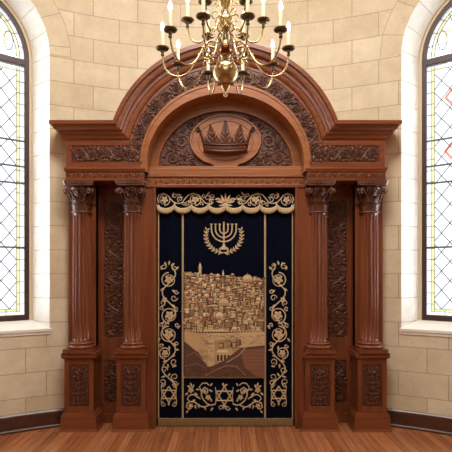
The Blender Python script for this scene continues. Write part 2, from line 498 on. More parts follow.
    for k in range(n+1):
        f=-1+2*k/n; uo=(HW+.012)*f; ui=.73*f
        wo=sqrt(R*R-uo*uo)-RP; q=.022
        rows.append([W(ui,1.088,.30),W(uo,1.024,wo),W(uo,1.018,wo-q),W(uo,.992,wo-q),W(uo,.985,wo-q*.5),W(uo,.962,wo-q*.5),W(uo,.955,wo+.012),W(ui,.955,.30)])
    ids=mb.grid(rows,closed_v=True,sm=False); mb.face(ids[0]); mb.face(ids[-1][::-1])
    mb.build('window_sill',M['sill'],root)
make_window(-1,1); make_window(1,2)

# ------------------------------------------------------------------ ornament patterns
def rinceau(mb, L, H, n, w, h, F, flip=1, flower=.15, mi=0, fmi=None, leaves=True):
    if leaves:
        rq=random.Random(int(L*1000)+n)
        for k in range(int(26*n)):
            mb.leaf(rq.uniform(.03*L,.97*L), rq.uniform(-.40,.40)*H, rq.uniform(0,2*pi), .2*H, .1*H, h*.62, F, mi)
    """scroll of alternating volutes along u in [0,L], centred on v=0"""
    p=L/n; A=.42*H
    stem=[]; 
    for i in range(n*10+1):
        u=L*i/(n*10); k=u/p; stem.append((u, flip*A*sin(pi*k)))
    mb.stroke(stem,w,h,F,mi)
    for i in range(n):
        s=flip*(1 if i%2==0 else -1); cu=(i+.5)*p; cv=-s*.04*H
        r0=.36*H; ru=min(1.0,.92*p/(.9*H))
        e=mb.spiral(cu,cv,r0,pi if s>0 else pi,1.25,-s,w*.85,h,F,mi,r1=.34,ru=ru)
        mb.flower(cu,cv,flower*H*1.25,h*1.1,F,mi,cmi=fmi)
        if leaves:
            mb.leaf((i+.0)*p, 0, s*1.15+0, .44*H,.2*H,h,F,mi,bend=s*-.5)
            mb.leaf((i+.95)*p, -s*.1*H, -s*1.9, .38*H,.2*H,h,F,mi,bend=s*.5)
            mb.leaf((i+.12)*p, s*.12*H, s*2.2, .34*H,.18*H,h,F,mi,bend=.3*s)
            mb.leaf(cu, -s*.33*H, -s*.5, .30*H,.16*H,h,F,mi,bend=-.4*s)
            mb.leaf(cu, -s*.33*H, pi+s*.5, .30*H,.16*H,h,F,mi,bend=.4*s)
            mb.leaf(cu+.18*p, s*.28*H, s*2.6, .26*H,.15*H,h,F,mi,bend=.4*s)
            mb.dome((i+1)*p-.12*p, s*.33*H, .055*H,h,F,mi)
            for k in range(5):
                a=(pi*.15+pi*.7*k/4)*s
                mb.leaf(cu+ru*r0*.98*cos(a), cv+r0*.98*sin(a), a+.7*s, .22*H,.135*H,h*.9,F,mi,bend=.5*s)
            for k in range(4):
                a=k*pi/2+.5
                mb.leaf(cu+ru*r0*.52*cos(a), cv+r0*.52*sin(a), a+.9, .15*H,.09*H,h*.9,F,mi,bend=.5)

def candelabra(mb,W,H,n,w,h,F,mi=0):
    """mirror-symmetric upright ornament centred on (0,0)"""
    mb.stroke([(0,-H*.46),(0,H*.3)],w*1.4,h*1.1,F,mi)
    for i in range(n):
        v=-H*.40+H*.76*(i+.35)/n; r=W*.21*(1 if i%2==0 else .84)
        for s in (-1,1):
            sg=s*(1 if i%2==0 else -1)
            mb.stroke([(0,v-r*.9),(s*W*.10,v-r*.75),(s*W*.22,v-r*.95 if i%2==0 else v-r*.5),(s*W*.3,v-r*.5)],w*.8,h*.8,F,mi)
            mb.spiral(s*W*.26,v,r,-pi/2,1.3,sg,w*.8,h,F,mi,r1=.25)
            mb.dome(s*W*.26,v,r*.27,h*1.2,F,mi)
            mb.leaf(0,v-r*.1,pi/2-s*.9,W*.2,W*.09,h,F,mi,bend=s*-.3)
            mb.leaf(s*W*.12,v-r*.9,pi/2-s*1.7,W*.2,W*.09,h,F,mi,bend=s*.4)
            mb.leaf(s*W*.42,v+r*.7,pi/2+s*.5,W*.16,W*.09,h,F,mi,bend=s*.3)
        mb.dome(0,v+r*.5,W*.05,h*1.4,F,mi)
    for s in (-1,0,1):
        mb.leaf(0,H*.24,pi/2-s*.65,H*.17,W*.17,h*1.2,F,mi,bend=-.3*s)
        if s: 
            mb.spiral(s*W*.3,H*.36,W*.14,pi/2,1.1,s,w*.8,h,F,mi,r1=.3)
            mb.leaf(s*W*.1,-H*.46,pi/2-s*1.2,W*.3,W*.12,h,F,mi,bend=s*.5)

# ------------------------------------------------------------------ the ark
ark=empty('torah_ark',(0,.12,0))
tag(ark,'carved mahogany ark with paired fluted columns and arched top against the stone wall','ark')
CX=(1.472,.949); CY=.125
ZC=2.70

# pedestals -------------------------------------------------------
def make_pedestal(cx):
    mb=MB()
    py0,py1=.015,.235; cy=(py0+py1)/2
    fx,fz0,fz1=.102,.250,.672
    # die with a framed recess in front
    hx=.145
    mb.box(cx-hx,cx+hx,py0+.014,py1,.185,.735)
    mb.box(cx-hx-.001,cx-fx,py0,py0+.016,.1845,.7355); mb.box(cx+fx,cx+hx+.001,py0,py0+.016,.1845,.7355)
    mb.box(cx-fx-.001,cx+fx+.001,py0+.001,py0+.0155,.186,fz0); mb.box(cx-fx-.001,cx+fx+.001,py0+.001,py0+.0155,fz1,.734)
    ped=mb.build('pedestal',M['wood'],ark,bevel=.004,origin=(cx,CY,0))
    mb=MB(); mb.frustum(cx,cy,[(.725,.148,.113),(.738,.166,.131),(.742,.170,.135),(.786,.170,.135),(.790,.164,.129)])
    mb.build('pedestal_cap',M['woodh'],ped,bevel=.003)
    mb=MB(); mb.frustum(cx,.1175,[(0,.19,.1275),(.012,.19,.1275),(.016,.182,.122),(.150,.176,.119),(.165,.166,.116),(.185,.158,.114),(.192,.150,.112)])
    mb.build('plinth',M['woodh'],ped,bevel=.003)
    mb=MB(); mb.box(cx-fx,cx+fx,py0+.010,py0+.013,fz0,fz1)
    F0=FY(py0+.010)
    F=lambda u,v,w: F0(u+cx,v+(fz0+fz1)/2,w)
    candelabra(mb,2*fx,fz1-fz0,6,.014,.013,F)
    mb.build('carved_panel',M['carve'],ped)
# columns ---------------------------------------------------------
def make_column(cx):
    mb=MB(); nf=16; seg=nf*9; rows=[]
    def ring(z,r,fl):
        out=[]
        for k in range(seg):
            a=2*pi*k/seg; ph=(k%9)/9
            d=fl*sqrt(max(0,1-(2*min(1,max(0,(ph-.11)/.78))-1)**2))
            out.append((cx+(r-d)*cos(a),CY+(r-d)*sin(a),z))
        return out
    lv=[(.885,.101,0),(.90,.097,0),(.915,.0965,0),(.925,.0965,.018)]
    for i in range(1,9): 
        z=.925+(2.165-.925)*i/8; lv.append((z,.0965-.006*(i/8)**1.6,.018))
    lv+=[(2.178,.0905,0),(2.20,.0905,0)]
    mb.grid([ring(*l) for l in lv],closed_v=True)
    c=mb.build('column',M['wood'],ark,origin=(cx,CY,0))
    # base
    mb=MB(); mb.frustum(cx,CY,[(.790,.149,.149),(.826,.149,.149)])
    def torus(r,z,h): return [(r-h+h*cos(a),z+h*sin(a)) for a in [(-pi/2)+pi*i/8 for i in range(9)]]
    mb.lathe([(.125,.82)]+torus(.140,.842,.018)+[(.118,.862),(.112,.867)]+torus(.122,.877,.010)+[(.104,.889),(.100,.893),(.09,.894)],(cx,CY,0),32)
    mb.build('column_base',M['wood'],c,bevel=.002)
    # capital
    mb=MB(); z0=2.195
    mb.lathe([(.09,0),(.104,.002),(.108,.010),(.104,.018),(.086,.022),(.072,.05),(.070,.13),(.078,.19),(.094,.235),(.114,.262),(.10,.266)],(cx,CY,z0),32)
    def aleaf(a,zb,H,wd,out,rb):
        rows=[]
        ca,sa=cos(a),sin(a)
        for i in range(8):
            t=i/7
            rr=rb+.006+out*(t**3) + (0.004*sin(pi*t)); zz=zb+H*(t-.28*max(0,t-.72)*3.2)
            if t>.8: rr+=out*.25*(t-.8)*5
            ww=wd*(.75+.35*sin(pi*t*.9))*(1-.75*max(0,t-.7)/.3)
            row=[]
            for q in (-1,-.6,-.3,0,.3,.6,1):
                lob=1+.24*(1 if i%2 else -1)*(abs(q)>.9)
                off=q*ww*lob; rad=rr-.010*q*q-.006*(abs(q)==.3)
                row.append((cx+rad*ca-off*sa,CY+rad*sa+off*ca,z0+zz))
            rows.append(row)
        mb.grid(rows)
        rows2=[[ (p[0]-.005*ca,p[1]-.005*sa,p[2]-.002) for p in r] for r in rows]
        mb.grid(rows2)
    for k in range(8): aleaf(2*pi*k/8-pi/2,.018,.115,.031,.048,.088)
    for k in range(8): aleaf(2*pi*(k+.5)/8-pi/2,.03,.19,.028,.056,.080)
    for k in range(4): aleaf(2*pi*k/4-pi/2,.12,.130,.024,.040,.082)
    for k in range(4):   # corner volutes
        a=pi/4+k*pi/2; 
        for s in (-1,1):
            pts=[];rad=[]
            b=a+s*.42
            for i in range(8):
                t=i/7; aa=b+(a+s*.10-b)*t; rr=.10+.058*t**1.3; pts.append((cx+rr*cos(aa),CY+rr*sin(aa),z0+.12+.125*t)); rad.append(.009)
            base=Vector(pts[-1]); ca,sa=cos(a),sin(a)
            for i in range(1,17):
                t=i/16; an=pi/2-t*2*pi*1.3; r_=.030*(1-.78*t); 
                ox=.006+r_*cos(an); oz=-.030+r_*sin(an)
                pts.append((base.x+ox*ca,base.y+ox*sa,base.z+oz)); rad.append(.010*(1-.3*t))
            mb.tube(pts,rad,6)
    # small inner scrolls and rosette on each face
    for k in range(4):
        a=k*pi/2-pi/2; ca,sa=cos(a),sin(a)
        Fl=lambda u,v,w: (cx+(.118+w)*ca-u*sa, CY+(.118+w)*sa+u*ca, z0+v)
        for s in (-1,1): mb.spiral(s*.032,.222,.026,-pi/2,1.2,s,.012,.014,Fl)
    # abacus with hollowed sides
    pts=[]
    for k in range(4):
        a=pi/4+k*pi/2
        A=(cos(a-.07)*.205,sin(a-.07)*.205); B=(cos(a+.07)*.205,sin(a+.07)*.205)
        pts+= [A,B]
        a2=pi/4+(k+1)*pi/2; Cn=(cos(a2-.07)*.205,sin(a2-.07)*.205)
        for i in range(1,6):
            t=i/6; mx=B[0]+(Cn[0]-B[0])*t; my=B[1]+(Cn[1]-B[1])*t; am=a+pi/4; d=.022*sin(pi*t)
            pts.append((mx-d*cos(am),my-d*sin(am)))
    FZ=lambda u,v,w:(cx+u*.95,CY+v*.95,w)
    mb.prism(pts,FZ,z0+.272,z0+.292); 
    FZ2=lambda u,v,w:(cx+u,CY+v,w)
    mb.prism(pts,FZ2,z0+.291,z0+.316)
    for k in range(4):
        a=k*pi/2-pi/2; ca,sa=cos(a),sin(a)
        Fl=lambda u,v,w: (cx+(.125+w)*ca-u*sa, CY+(.125+w)*sa+u*ca, z0+.29+v)
        mb.flower(0,0,.028,.016,Fl)
    mb.build('capital',M['carve'],c)['label']='carved leafy capital'
for s in (-1,1):
    for cx in CX:
        make_pedestal(s*cx); make_column(s*cx)

# back panelling between the columns --------------------------------
for s in (-1,1):
    mb=MB(); x0,x1=sorted((s*1.34,s*.86))
    mb.box(x0,x1,.316,.336,0,2.66)
    xa,xb=sorted((s*1.30,s*1.085))
    for z0,z1 in ((.0,.215),(.665,.905),(2.37,2.66)): mb.box(x0,x1,.302,.318,z0,z1)
    for u0,u1 in ((min(s*1.34,s*1.29),max(s*1.34,s*1.29)),(min(s*1.09,s*.86),max(s*1.09,s*.86))):
        mb.box(u0,u1,.3035,.3175,.01,2.655)
    mb.box(x0,x1,.285,.304,0,.10)
    bp=mb.build('back_panel',M['wood'],ark,bevel=.003)
    for z0,z1,n in ((.905,2.37,8),(.215,.665,3)):
        mb=MB(); xc=s*1.19; W_=.19
        mb.box(xc-.1,xc+.1,.310,.317,z0,z1)
        F=lambda u,v,w: (xc+v, .310-w, z0+.02+u)
        rinceau(mb,z1-z0-.04,W_,n+(2 if n>5 else 0),.022,.016,F,flip=s)
        mb.build('carved_panel',M['carve'],bp)
    # plain outer post standing against the wall
    mb=MB(); a,b=sorted((s*1.62,s*1.335)); mb.box(a,b,.14,.233,0,2.66); a3,b3=sorted((s*1.40,s*1.335)); mb.box(a3,b3,.15,.30,.001,2.659)
    mb.build('corner_post',M['wood'],ark,bevel=.004)
    # door jamb
    mb=MB(); a,b=sorted((s*.87,s*.712)); mb.box(a,b,.10,.32,0,2.60)
    a,b=sorted((s*.735,s*.712)); mb.box(a,b,.09,.11,0,2.47)
    mb.build('door_jamb',M['wood'],ark,bevel=.004)
    # entablature block above the columns
    mb=MB(); a,b=sorted((s*1.597,s*.80)); mb.box(a,b,.02,.235,2.63,2.925)
    a2,b2=sorted((s*1.55,s*.80))
    # raised border round the frieze
    mb.box(a,b,.006,.022,2.866,2.912); mb.box(a,b,.006,.022,2.64,2.700)
    e0,e1=sorted((s*1.597,s*1.543)); mb.box(e0,e1,.007,.021,2.6995,2.8665)
    # lower architrave, stepped
    A0,A1=sorted((s*1.60,s*.812)); 
    mb.box(A0,A1,-.012,.235,2.512,2.536); mb.box(A0,A1,-.004,.235,2.534,2.604)
    mb.box(A0-.006,A1+.006,-.020,.235,2.602,2.620); mb.box(A0-.012,A1+.012,-.030,.235,2.620,2.642)
    ent=mb.build('entablature',M['woodh'],ark,bevel=.003)
    mb=MB(); L=.66; F=lambda u,v,w:(s*(1.535-u), .018-w, 2.783+v)
    c0,c1=sorted((s*1.543,s*.84)); mb.box(c0,c1,.016,.021,2.70,2.866)
    rinceau(mb,L,.155,5,.018,.02,F,flip=1)
    mb.build('scroll_frieze',M['carve'],ent)
    mb=MB(); F=lambda u,v,w:(s*(1.59-u), -.006-w, 2.569+v)
    mb.box(A0+.004,A1-.004,-.007,-.003,2.54,2.598)
    rinceau(mb,.77,.052,15,.008,.009,F,leaves=False,flower=.2)
    mb.build('carved_band',M['woodh'],ent)

# cabinet back behind the curtain
mb=MB(); mb.box(-.86,.86,.32,.36,0,2.70); mb.build('cabinet_back',M['darkw'],ark)

# lintel over the curtain ------------------------------------------
mb=MB(); mb.box(-.815,.815,.085,.32,2.463,2.492); mb.box(-.815,.815,.098,.32,2.49,2.566); mb.box(-.815,.815,.08,.32,2.564,2.585)
lin_o=mb.build('lintel',M['woodh'],ark,bevel=.003)
mb=MB(); mb.box(-.81,.81,.094,.099,2.495,2.562)
F=lambda u,v,w:(-.80+u,.094-w,2.528+v)
rinceau(mb,1.6,.058,28,.009,.009,F,leaves=False,flower=.2)
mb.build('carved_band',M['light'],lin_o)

# cornice: level arms mitred into the round arch ---------------------
prof=[(0,.13),(.034,.13),(.036,.106),(.058,.102),(.072,.096),(.082,.082),(.084,.060),(.112,.056),(.114,.042),(.120,.042),(.140,.034),(.154,.024),(.158,.010),(.182,.010),(.186,.0)]
HT=3.085; RT=1.165
lines=[]
mb=MB(); cols=[]
for h,p in [(0,None)]+prof:
    z=HT-h; r=RT-h*1.13
    xm=sqrt(r*r-(z-ZC)**2); am=asin((z-ZC)/r)
    pp=prof[0][1] if p is None else p
    def Y(x): return (wall_y(x)-.012) if p is None else .02-p
    xs=1.597+pp
    pts=[(-xs,(wall_y(xs)-.012),z),(-xs,.02-pp if p is not None else wall_y(xs)-.012,z)]
    pts=[(-xs,wall_y(xs)-.012,z),(-xs,Y(xs),z)]
    for i in range(1,4): 
        x=xs+(xm-xs)*i/4; pts.append((-x,Y(x),z))
    n=48
    for i in range(n+1):
        a=pi-am-(pi-2*am)*i/n; x=r*cos(a); pts.append((x,Y(x),ZC+r*sin(a)))
    for i in range(1,4):
        x=xm+(xs-xm)*i/4; pts.append((x,Y(x),z))
    pts+=[(xs,Y(xs),z),(xs,wall_y(xs)-.012,z)]
    cols.append(pts)
mb.grid(cols,sm=False)
mb.build('cornice',M['woodh'],ark)

# arch --------------------------------------------------------------
mb=MB(); NA=48
def stilt(rx,rz,zb=2.64): return [(rx,zb)]+arc(0,ZC,rx,rz,0,pi,NA)+[(-rx,zb)]
mb.band(stilt(1.0,.975),stilt(.80,.72),FY(0.02),0,-.26)
arch=mb.build('arch',M['woodh'],ark)
mb=MB(); mb.band(stilt(.845,.785),stilt(.785,.69,2.60),FY(.02),.022,-.26)
mb.band(arc(0,ZC,.852,.795,0,pi,NA),arc(0,ZC,.83,.77,0,pi,NA),FY(.02),.030,0)
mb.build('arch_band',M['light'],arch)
mb=MB()
ins=(.858,.80); outs=(.965,.945)
mb.band(arc(0,ZC,outs[0]+.01,outs[1]+.01,0,pi,NA),arc(0,ZC,ins[0]-.01,ins[1]-.01,0,pi,NA),FY(.02),.003,-.001)
mid=((ins[0]+outs[0])/2,(ins[1]+outs[1])/2); La=pi*.88*.93; 
def Farch(u,v,w):
    a=pi-(u/La)*pi*.93-pi*.035
    return ((mid[0]+v)*cos(a), .017-w, ZC+(mid[1]+v)*sin(a))
rinceau(mb,La,.146,18,.018,.02,Farch,flip=1)
mb.build('carved_archivolt',M['carve'],arch)

# tympanum ----------------------------------------------------------
YT=.255
mb=MB(); mb.band(arc(0,ZC,.80,.71,0,pi,NA),[(.8*(1-2*i/NA),2.58) for i in range(NA+1)],FY(YT),0,-.03)
ty=mb.build('tympanum',M['carve'],ark)
mb=MB(); mb.box(-.785,.785,.13,.27,2.585,2.665); mb.box(-.785,.785,.15,.27,2.664,2.690)
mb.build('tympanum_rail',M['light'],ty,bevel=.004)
mb=MB(); mb.band(arc(0,ZC,.79,.70,0,pi,NA),arc(0,ZC,.715,.60,0,pi,NA),FY(YT),.03,-.01)
mb.band(arc(0,ZC,.722,.607,0,pi,NA),arc(0,ZC,.70,.585,0,pi,NA),FY(YT),.042,-.01)
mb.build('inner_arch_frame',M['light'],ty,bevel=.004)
MZ,MA,MBz=2.975,.367,.268
def ell(f=1.0,g=1.0,n=56,a0=-pi/2,a1=3*pi/2): return [(MA*f*cos(a0+(a1-a0)*i/n),MZ+MBz*g*sin(a0+(a1-a0)*i/n)) for i in range(n)]
mb=MB(); Ft=FY(YT)
mb.prism(ell(1.0,1.0),Ft,-.01,.030)
mb.prism([(-.135,2.66),(.135,2.66),(.118,2.70),(.15,2.745),(-.15,2.745),(-.118,2.70)],Ft,-.01,.0305)
mb.band(ell(1.02,1.02,57,-pi*.36,pi*1.36),ell(.96,.955,57,-pi*.36,pi*1.36),Ft,.025,.042)
mb.band(ell(.80,.80),ell(.765,.76),Ft,.025,.037,closed=True)
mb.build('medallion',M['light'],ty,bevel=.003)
for s in (-1,1):
    mb=MB(); F=lambda u,v,w: (s*u,YT-w,v)
    def inside(u,v,mg=.0):
        if v<2.70+mg: return False
        if (u/(MA+.01+mg))**2+((v-MZ)/(MBz+.01+mg))**2<1: return False
        return (u/(.70-mg))**2+((v-ZC)/(.585-mg))**2<1
    sp=[(.555,2.805,.085,0,1),(.455,2.985,.078,1,-1),(.36,3.145,.052,2,1),(.345,2.755,.048,3,-1),(.43,2.80,.045,4,1),(.545,2.925,.04,5,-1),(.265,3.21,.030,3,1)]
    for u,v,r,a,sg in sp:
        mb.spiral(u,v,r,a,1.6,sg,.016,.016,F,r1=.22); mb.flower(u,v,r*.36,.016,F)
        for k in range(7): mb.leaf(u+r*cos(k*.9+a),v+r*sin(k*.9+a),k*.9+a+.5*sg,.05,.022,.013,F,bend=.4*sg)
    for k in range(260):
        u=random.uniform(.2,.68); v=random.uniform(2.71,3.26)
        if not inside(u,v,.022): continue
        if any((u-a)**2+(v-b)**2<(r*.9)**2 for a,b,r,_,_ in sp): continue
        an=random.uniform(0,2*pi)
        if inside(u+.035*cos(an),v+.035*sin(an),.012): mb.leaf(u,v,an,.042,.02,.012,F)
    mb.build('carved_spandrel',M['carve'],ty)

# crown in relief -----------------------------------------------------
mb=MB(); YK=YT-.028
def crown_pt(ph,t):
    """ph -90..90 deg across, t 0..1 from foot to rim"""
    pk=[(-pi/2,.50,.10),(-.80,.88,.17),(0,1.06,.19),(.80,.88,.17),(pi/2,.50,.10)]
    return None
def rim(ph):
    x=sin(ph); z=.40
    for c,hh,wd in ((-.97,.92,.10),(-.54,1.0,.19),(0,1.14,.22),(.54,1.0,.19),(.97,.92,.10)):
        d=abs(x-c)/wd
        if d<1: z=max(z,.40+(hh-.40)*(1-d**1.7)**.9)
    return z
rows=[]; CH=.272; z0=2.862
nP=80
for i in range(nP+1):
    ph=-pi/2+pi*i/nP; x=sin(ph); row=[]
    zr=rim(ph)
    for j in range(9):
        t=j/8*zr
        hw=.228+.062*max(0,t)**1.3
        if abs(x)>.9: hw+=.02*max(0,t-.6)
        sag=-.030*(1-x*x)*(1-.45*t)
        dep=(.075+.012*t)*cos(ph)
        row.append((hw*x, YK-dep, z0+CH*t+sag))
    rows.append(row)
mb.grid(rows)
def Fc(u,v,w):  # u across -1..1 , v height 0..1.2
    t=v; hw=.228+.062*max(0,t)**1.3
    return (hw*u, YK-(.075+.012*t)*sqrt(max(0,1-u*u))-w, z0+CH*t-.030*(1-u*u)*(1-.45*t))
def rib(v,wd,h,amp=1.0):
    P=[(-.995+1.99*i/40,v) for i in range(41)]
    mb.stroke(P,wd,h,Fc)
rib(.04,.12,.020); rib(.27,.08,.014)
for i in range(15):
    u=-.92+1.84*i/14; mb.dome(u,.145,.055,.012,Fc,ru=.8)
for c,hh in ((-.54,.98),(0,1.12),(.54,.98)):
    mb.stroke([(c,.3),(c,hh-.06)],.06,.014,Fc)
    for s in (-1,1):
        mb.leaf(c,.34,pi/2-s*.35,.36,.12,.014,Fc,bend=-.25*s); mb.leaf(c,.55,pi/2-s*.45,.26,.10,.014,Fc,bend=-.2*s)
        mb.leaf(c+s*.07,.30,pi/2-s*1.0,.2,.10,.012,Fc,bend=.3*s)
    mb.dome(c,hh,.06,.02,Fc,ru=.5)
for s in (-1,1):
    mb.leaf(s*.93,.3,pi/2-s*.08,.5,.12,.014,Fc,bend=-.1*s)
    q=Fc(s*.99,.85,.0); Fq=lambda u,v,w:(q[0]+u,q[1]-w-.005,q[2]+v)
    mb.spiral(s*.012,-.005,.024,pi/2+s*.8,1.2,-s,.016,.016,Fq)
    mb.leaf(s*.28,.33,pi/2,.28,.12,.012,Fc); mb.dome(s*.28,.5,.045,.014,Fc,ru=.6)
    mb.leaf(s*.77,.33,pi/2,.24,.10,.012,Fc)
cr=mb.build('carved_crown',M['carve'],ark); cr['label']='dark carved crown in relief'

# ------------------------------------------------------------------ the curtain
KC=4.98/480
def cp(px,py): return ((px-225.0)*KC, 1.6+(272-py)*KC)
YCUR=.185
def fold(x,z):
    a=.5+.5*min(1,max(0,(abs(x)-.30)/.2))
    a*=.55+.45*min(1,max(0,(z-.2)/2.2))
    return a*(.0055*sin(x*31+.4*sin(z*1.3))+.003*sin(x*67+1.0))
def FCU(off=0): return lambda u,v,w:(u, YCUR-fold(u,v)-.004-off-w, v)
def FPX(off=0):
    f=FCU(off); return lambda u,v,w: f((u-225.0)*KC,1.6+(272-v)*KC,w)
cur=empty('ark_curtain',(0,YCUR,0))
tag(cur,'navy velvet curtain with gold embroidery of a hillside city, hanging in the ark opening','curtain')
XW=.701; ZB=.045; ZTOP=2.46
mb=MB(); rows=[]
for i in range(141):
    x=-XW+2*XW*i/140
    rows.append([(x,YCUR-fold(x,ZB+(ZTOP-ZB)*j/40),ZB+(ZTOP-ZB)*j/40) for j in range(41)])
mb.grid(rows)
rows=[[(p[0],p[1]+.006,p[2]) for p in r] for r in rows]; mb.grid(rows[::-1])
mb.build('curtain_cloth',M['velvet'],cur)
def vpath(px,y0,y1,n=40): return [(px,y0+(y1-y0)*i/n) for i in range(n+1)]
def hpath(py,x0,x1,n=40): return [(x0+(x1-x0)*i/n,py) for i in range(n+1)]
P0=FPX()
for px,y0,y1,w in ((182.2,208,420,1.9),(264.6,208,420,1.9),(157.9,206,421,1.3),(292.1,206,421,1.3)):
    mb=MB(); mb.stroke(vpath(px,y0,y1),w,.003,P0); mb.build('gold_braid',M['braid'],cur)
mb=MB(); mb.stroke(hpath(377.2,183,264),2.2,.003,P0); mb.build('gold_braid',M['braid'],cur)
# bottom fringe
mb=MB(); rows=[]; n=420
for i in range(n+1):
    x=-XW+2*XW*i/n; q=.009*abs(sin(i*pi/7))
    zb=.008+.004*sin(i*1.7)
    rows.append([(x,YCUR-fold(x,.1)-.006-q*k,z) for k,z in ((0,.074),(1,.068),(1,.05),(1.2,.03),(1.5,zb))])
mb.grid(rows); mb.stroke([(-XW+2*XW*i/60,.076) for i in range(61)],.016,.007,FCU())
mb.build('bottom_fringe',M['fringed'],cur)

# side borders: scrolls with flowers and a star at the foot
def hexagram(mb,u,v,r,w,h,F,mi=0):
    for rot in (pi/2,-pi/2):
        P=[(u+r*cos(rot+2*pi*k/3),v+r*sin(rot+2*pi*k/3)) for k in range(3)]
        for a,b in zip(P,P[1:]+P[:1]): mb.stroke([a,((a[0]+b[0])/2,(a[1]+b[1])/2),b],w,h,F,mi)
def side_scroll(c,m):
    mb=MB(); h=.003; F=P0
    X=lambda d: c+m*d*1.18
    circles=[(280,0,6.9,0),(315.5,.6,7.6,1),(334.5,0,7.8,0),(353,-3.2,5.4,1)]
    # wavy main stem
    st=[]
    for i in range(90):
        y=268+ (388-268)*i/89; st.append((X(5.6*sin((y-268)/19.0*pi+.6)),y))
    mb.stroke(st,1.25,h,F)
    for y,d,r,k in circles:
        mb.spiral(X(d),y,r+.6,pi/2 if k else -pi/2,1.15,m*(1 if k else -1),1.35,h,F,r1=.62,n=26)
        mb.flower(X(d),y,r*.62,h*1.2,F,0,cmi=1)
    mb.flower(X(-3.6),300,3.0,h,F,0,cmi=1)
    for y,d,r,sg,a in ((298,4.4,3.4,1,0),(303,-5.4,3.0,-1,2),(266.5,-4.5,3.2,1,-1.2),(268,5.0,3.0,-1,-2),(292,6.3,2.3,1,0),(308.5,-6.6,2.2,-1,1),(309,6.4,2.4,1,1),(325,-7.0,2.2,-1,1),(325,7.0,2.2,1,1),(344,6.6,2.4,1,2),(346,-6.4,2.2,-1,0),(362,4.4,3.6,1,1),(370,-4.0,3.4,-1,0),(377,5.0,3.8,1,2),(382,-5.4,3.6,-1,2),(383,5.6,3.0,1,0)):
        mb.spiral(X(d),y,r,a,1.1,m*sg,1.15,h,F,r1=.3)
    for y,d,a in ((265,0,-pi/2),(266,-2,-2.2),(266,2,-.9),(270,-6,-2.0),(270,6,-1.1),(288,-4.5,2.2),(290,3,.6),(305,2.5,.4),(322,-4,2.4),(343,4,.8),(346,0,1.2),(357,2,-.6),(360,-2,2.4),(364,-1,1.3),(367,3,-.5),(373,1,1.9),(376,-3,2.6),(380,2,.5),(350,5,-.2),(329,7.5,-1.2),(338,-7.6,1.9)):
        mb.leaf(X(d),y,a if m>0 else pi-a,4.4,2.0,h,F,bend=.25*m)
    hexagram(mb,c,394.5,8.3,1.3,h,F)
    mb.stroke([(c-7.8,386.0),(c-7.0,394.5),(c-7.8,403.0)],.8,h,F); mb.stroke([(c+7.8,386.0),(c+7.0,394.5),(c+7.8,403.0)],.8,h,F)
    for s in (-1,1):
        mb.spiral(c+s*5.2,404.5,2.6,-pi/2,1.2,s,1.0,h,F,r1=.3); mb.spiral(c+s*5.0,385,2.4,pi/2,1.2,-s,1.0,h,F,r1=.3)
    mb.leaf(c,402,pi/2,4,2,h,F,bend=0)
    mb.build('scroll_border',[M['gold'],M['goldd']],cur)
side_scroll(168.3,1); side_scroll(278.2,-1)

# lower panel: star among scrolls
mb=MB(); h=.003; F=P0; c=223.8
hexagram(mb,c,396,9.3,1.35,h,F)
mb.stroke([(c-9,387),(c-8,396),(c-9,405)],.8,h,F); mb.stroke([(c+9,387),(c+8,396),(c+9,405)],.8,h,F)
for s in (-1,1):
    mb.leaf(c,404,pi/2-s*.5,5.5,2.2,h,F,bend=.3*s); mb.leaf(c,387,-pi/2-s*.6,4.5,2,h,F)
    mb.spiral(c+s*3.5,408,2.6,0,1.1,s,1.0,h,F,r1=.3)
    mb.stroke([(c+s*t,v) for t,v in ((9,404),(13,405.5),(17,404),(21,400),(23,395),(22.5,390),(19.5,387.5),(16.5,389.5),(16.8,393),(19,394))],1.35,h,F)
    mb.stroke([(c+s*t,v) for t,v in ((15,405),(20,407.5),(25,406),(29,402.5),(33,401.5),(37,403),(38,407),(35.5,409.5),(33,408))],1.35,h,F)
    mb.stroke([(c+s*t,v) for t,v in ((24,399),(28,396),(32,394.5),(35.5,396),(37,399),(35,401))],1.2,h,F)
    mb.stroke([(c+s*t,v) for t,v in ((23,392),(25,387),(22,383.5),(18,383),(15,385.5))],1.1,h,F)
    mb.flower(c+s*16.2,397.5,2.9,h*1.2,F,0,cmi=1); mb.flower(c+s*20,391.5,2.3,h*1.2,F,0,cmi=1)
    mb.flower(c+s*33.5,390.2,3.0,h*1.2,F,0,cmi=1); mb.flower(c+s*33.6,406,2.6,h*1.2,F,0,cmi=1)
    for t,v,a,L in ((33,387,-pi/2,4.5),(34,388,-.9,4),(32,388,-2.2,4),(30,393,2.4,4),(27,398,-1.2,4.5),(36,393,.4,4),(13,402,-1.6,4),(12,392,-.8,4),(25,404,1.2,4.5),(20,406,1.7,4.5),(29,405,1.5,4),(11,408,.6,4),(25,390,-.4,3.5),(29,400,.2,4),(36,411,.5,3),(14,386,-2.4,3.5)):
        mb.leaf(c+s*t,v,a if s>0 else pi-a,L,1.9,h,F,bend=.25*s)
mb.build('star_panel_embroidery',[M['gold'],M['goldd']],cur)

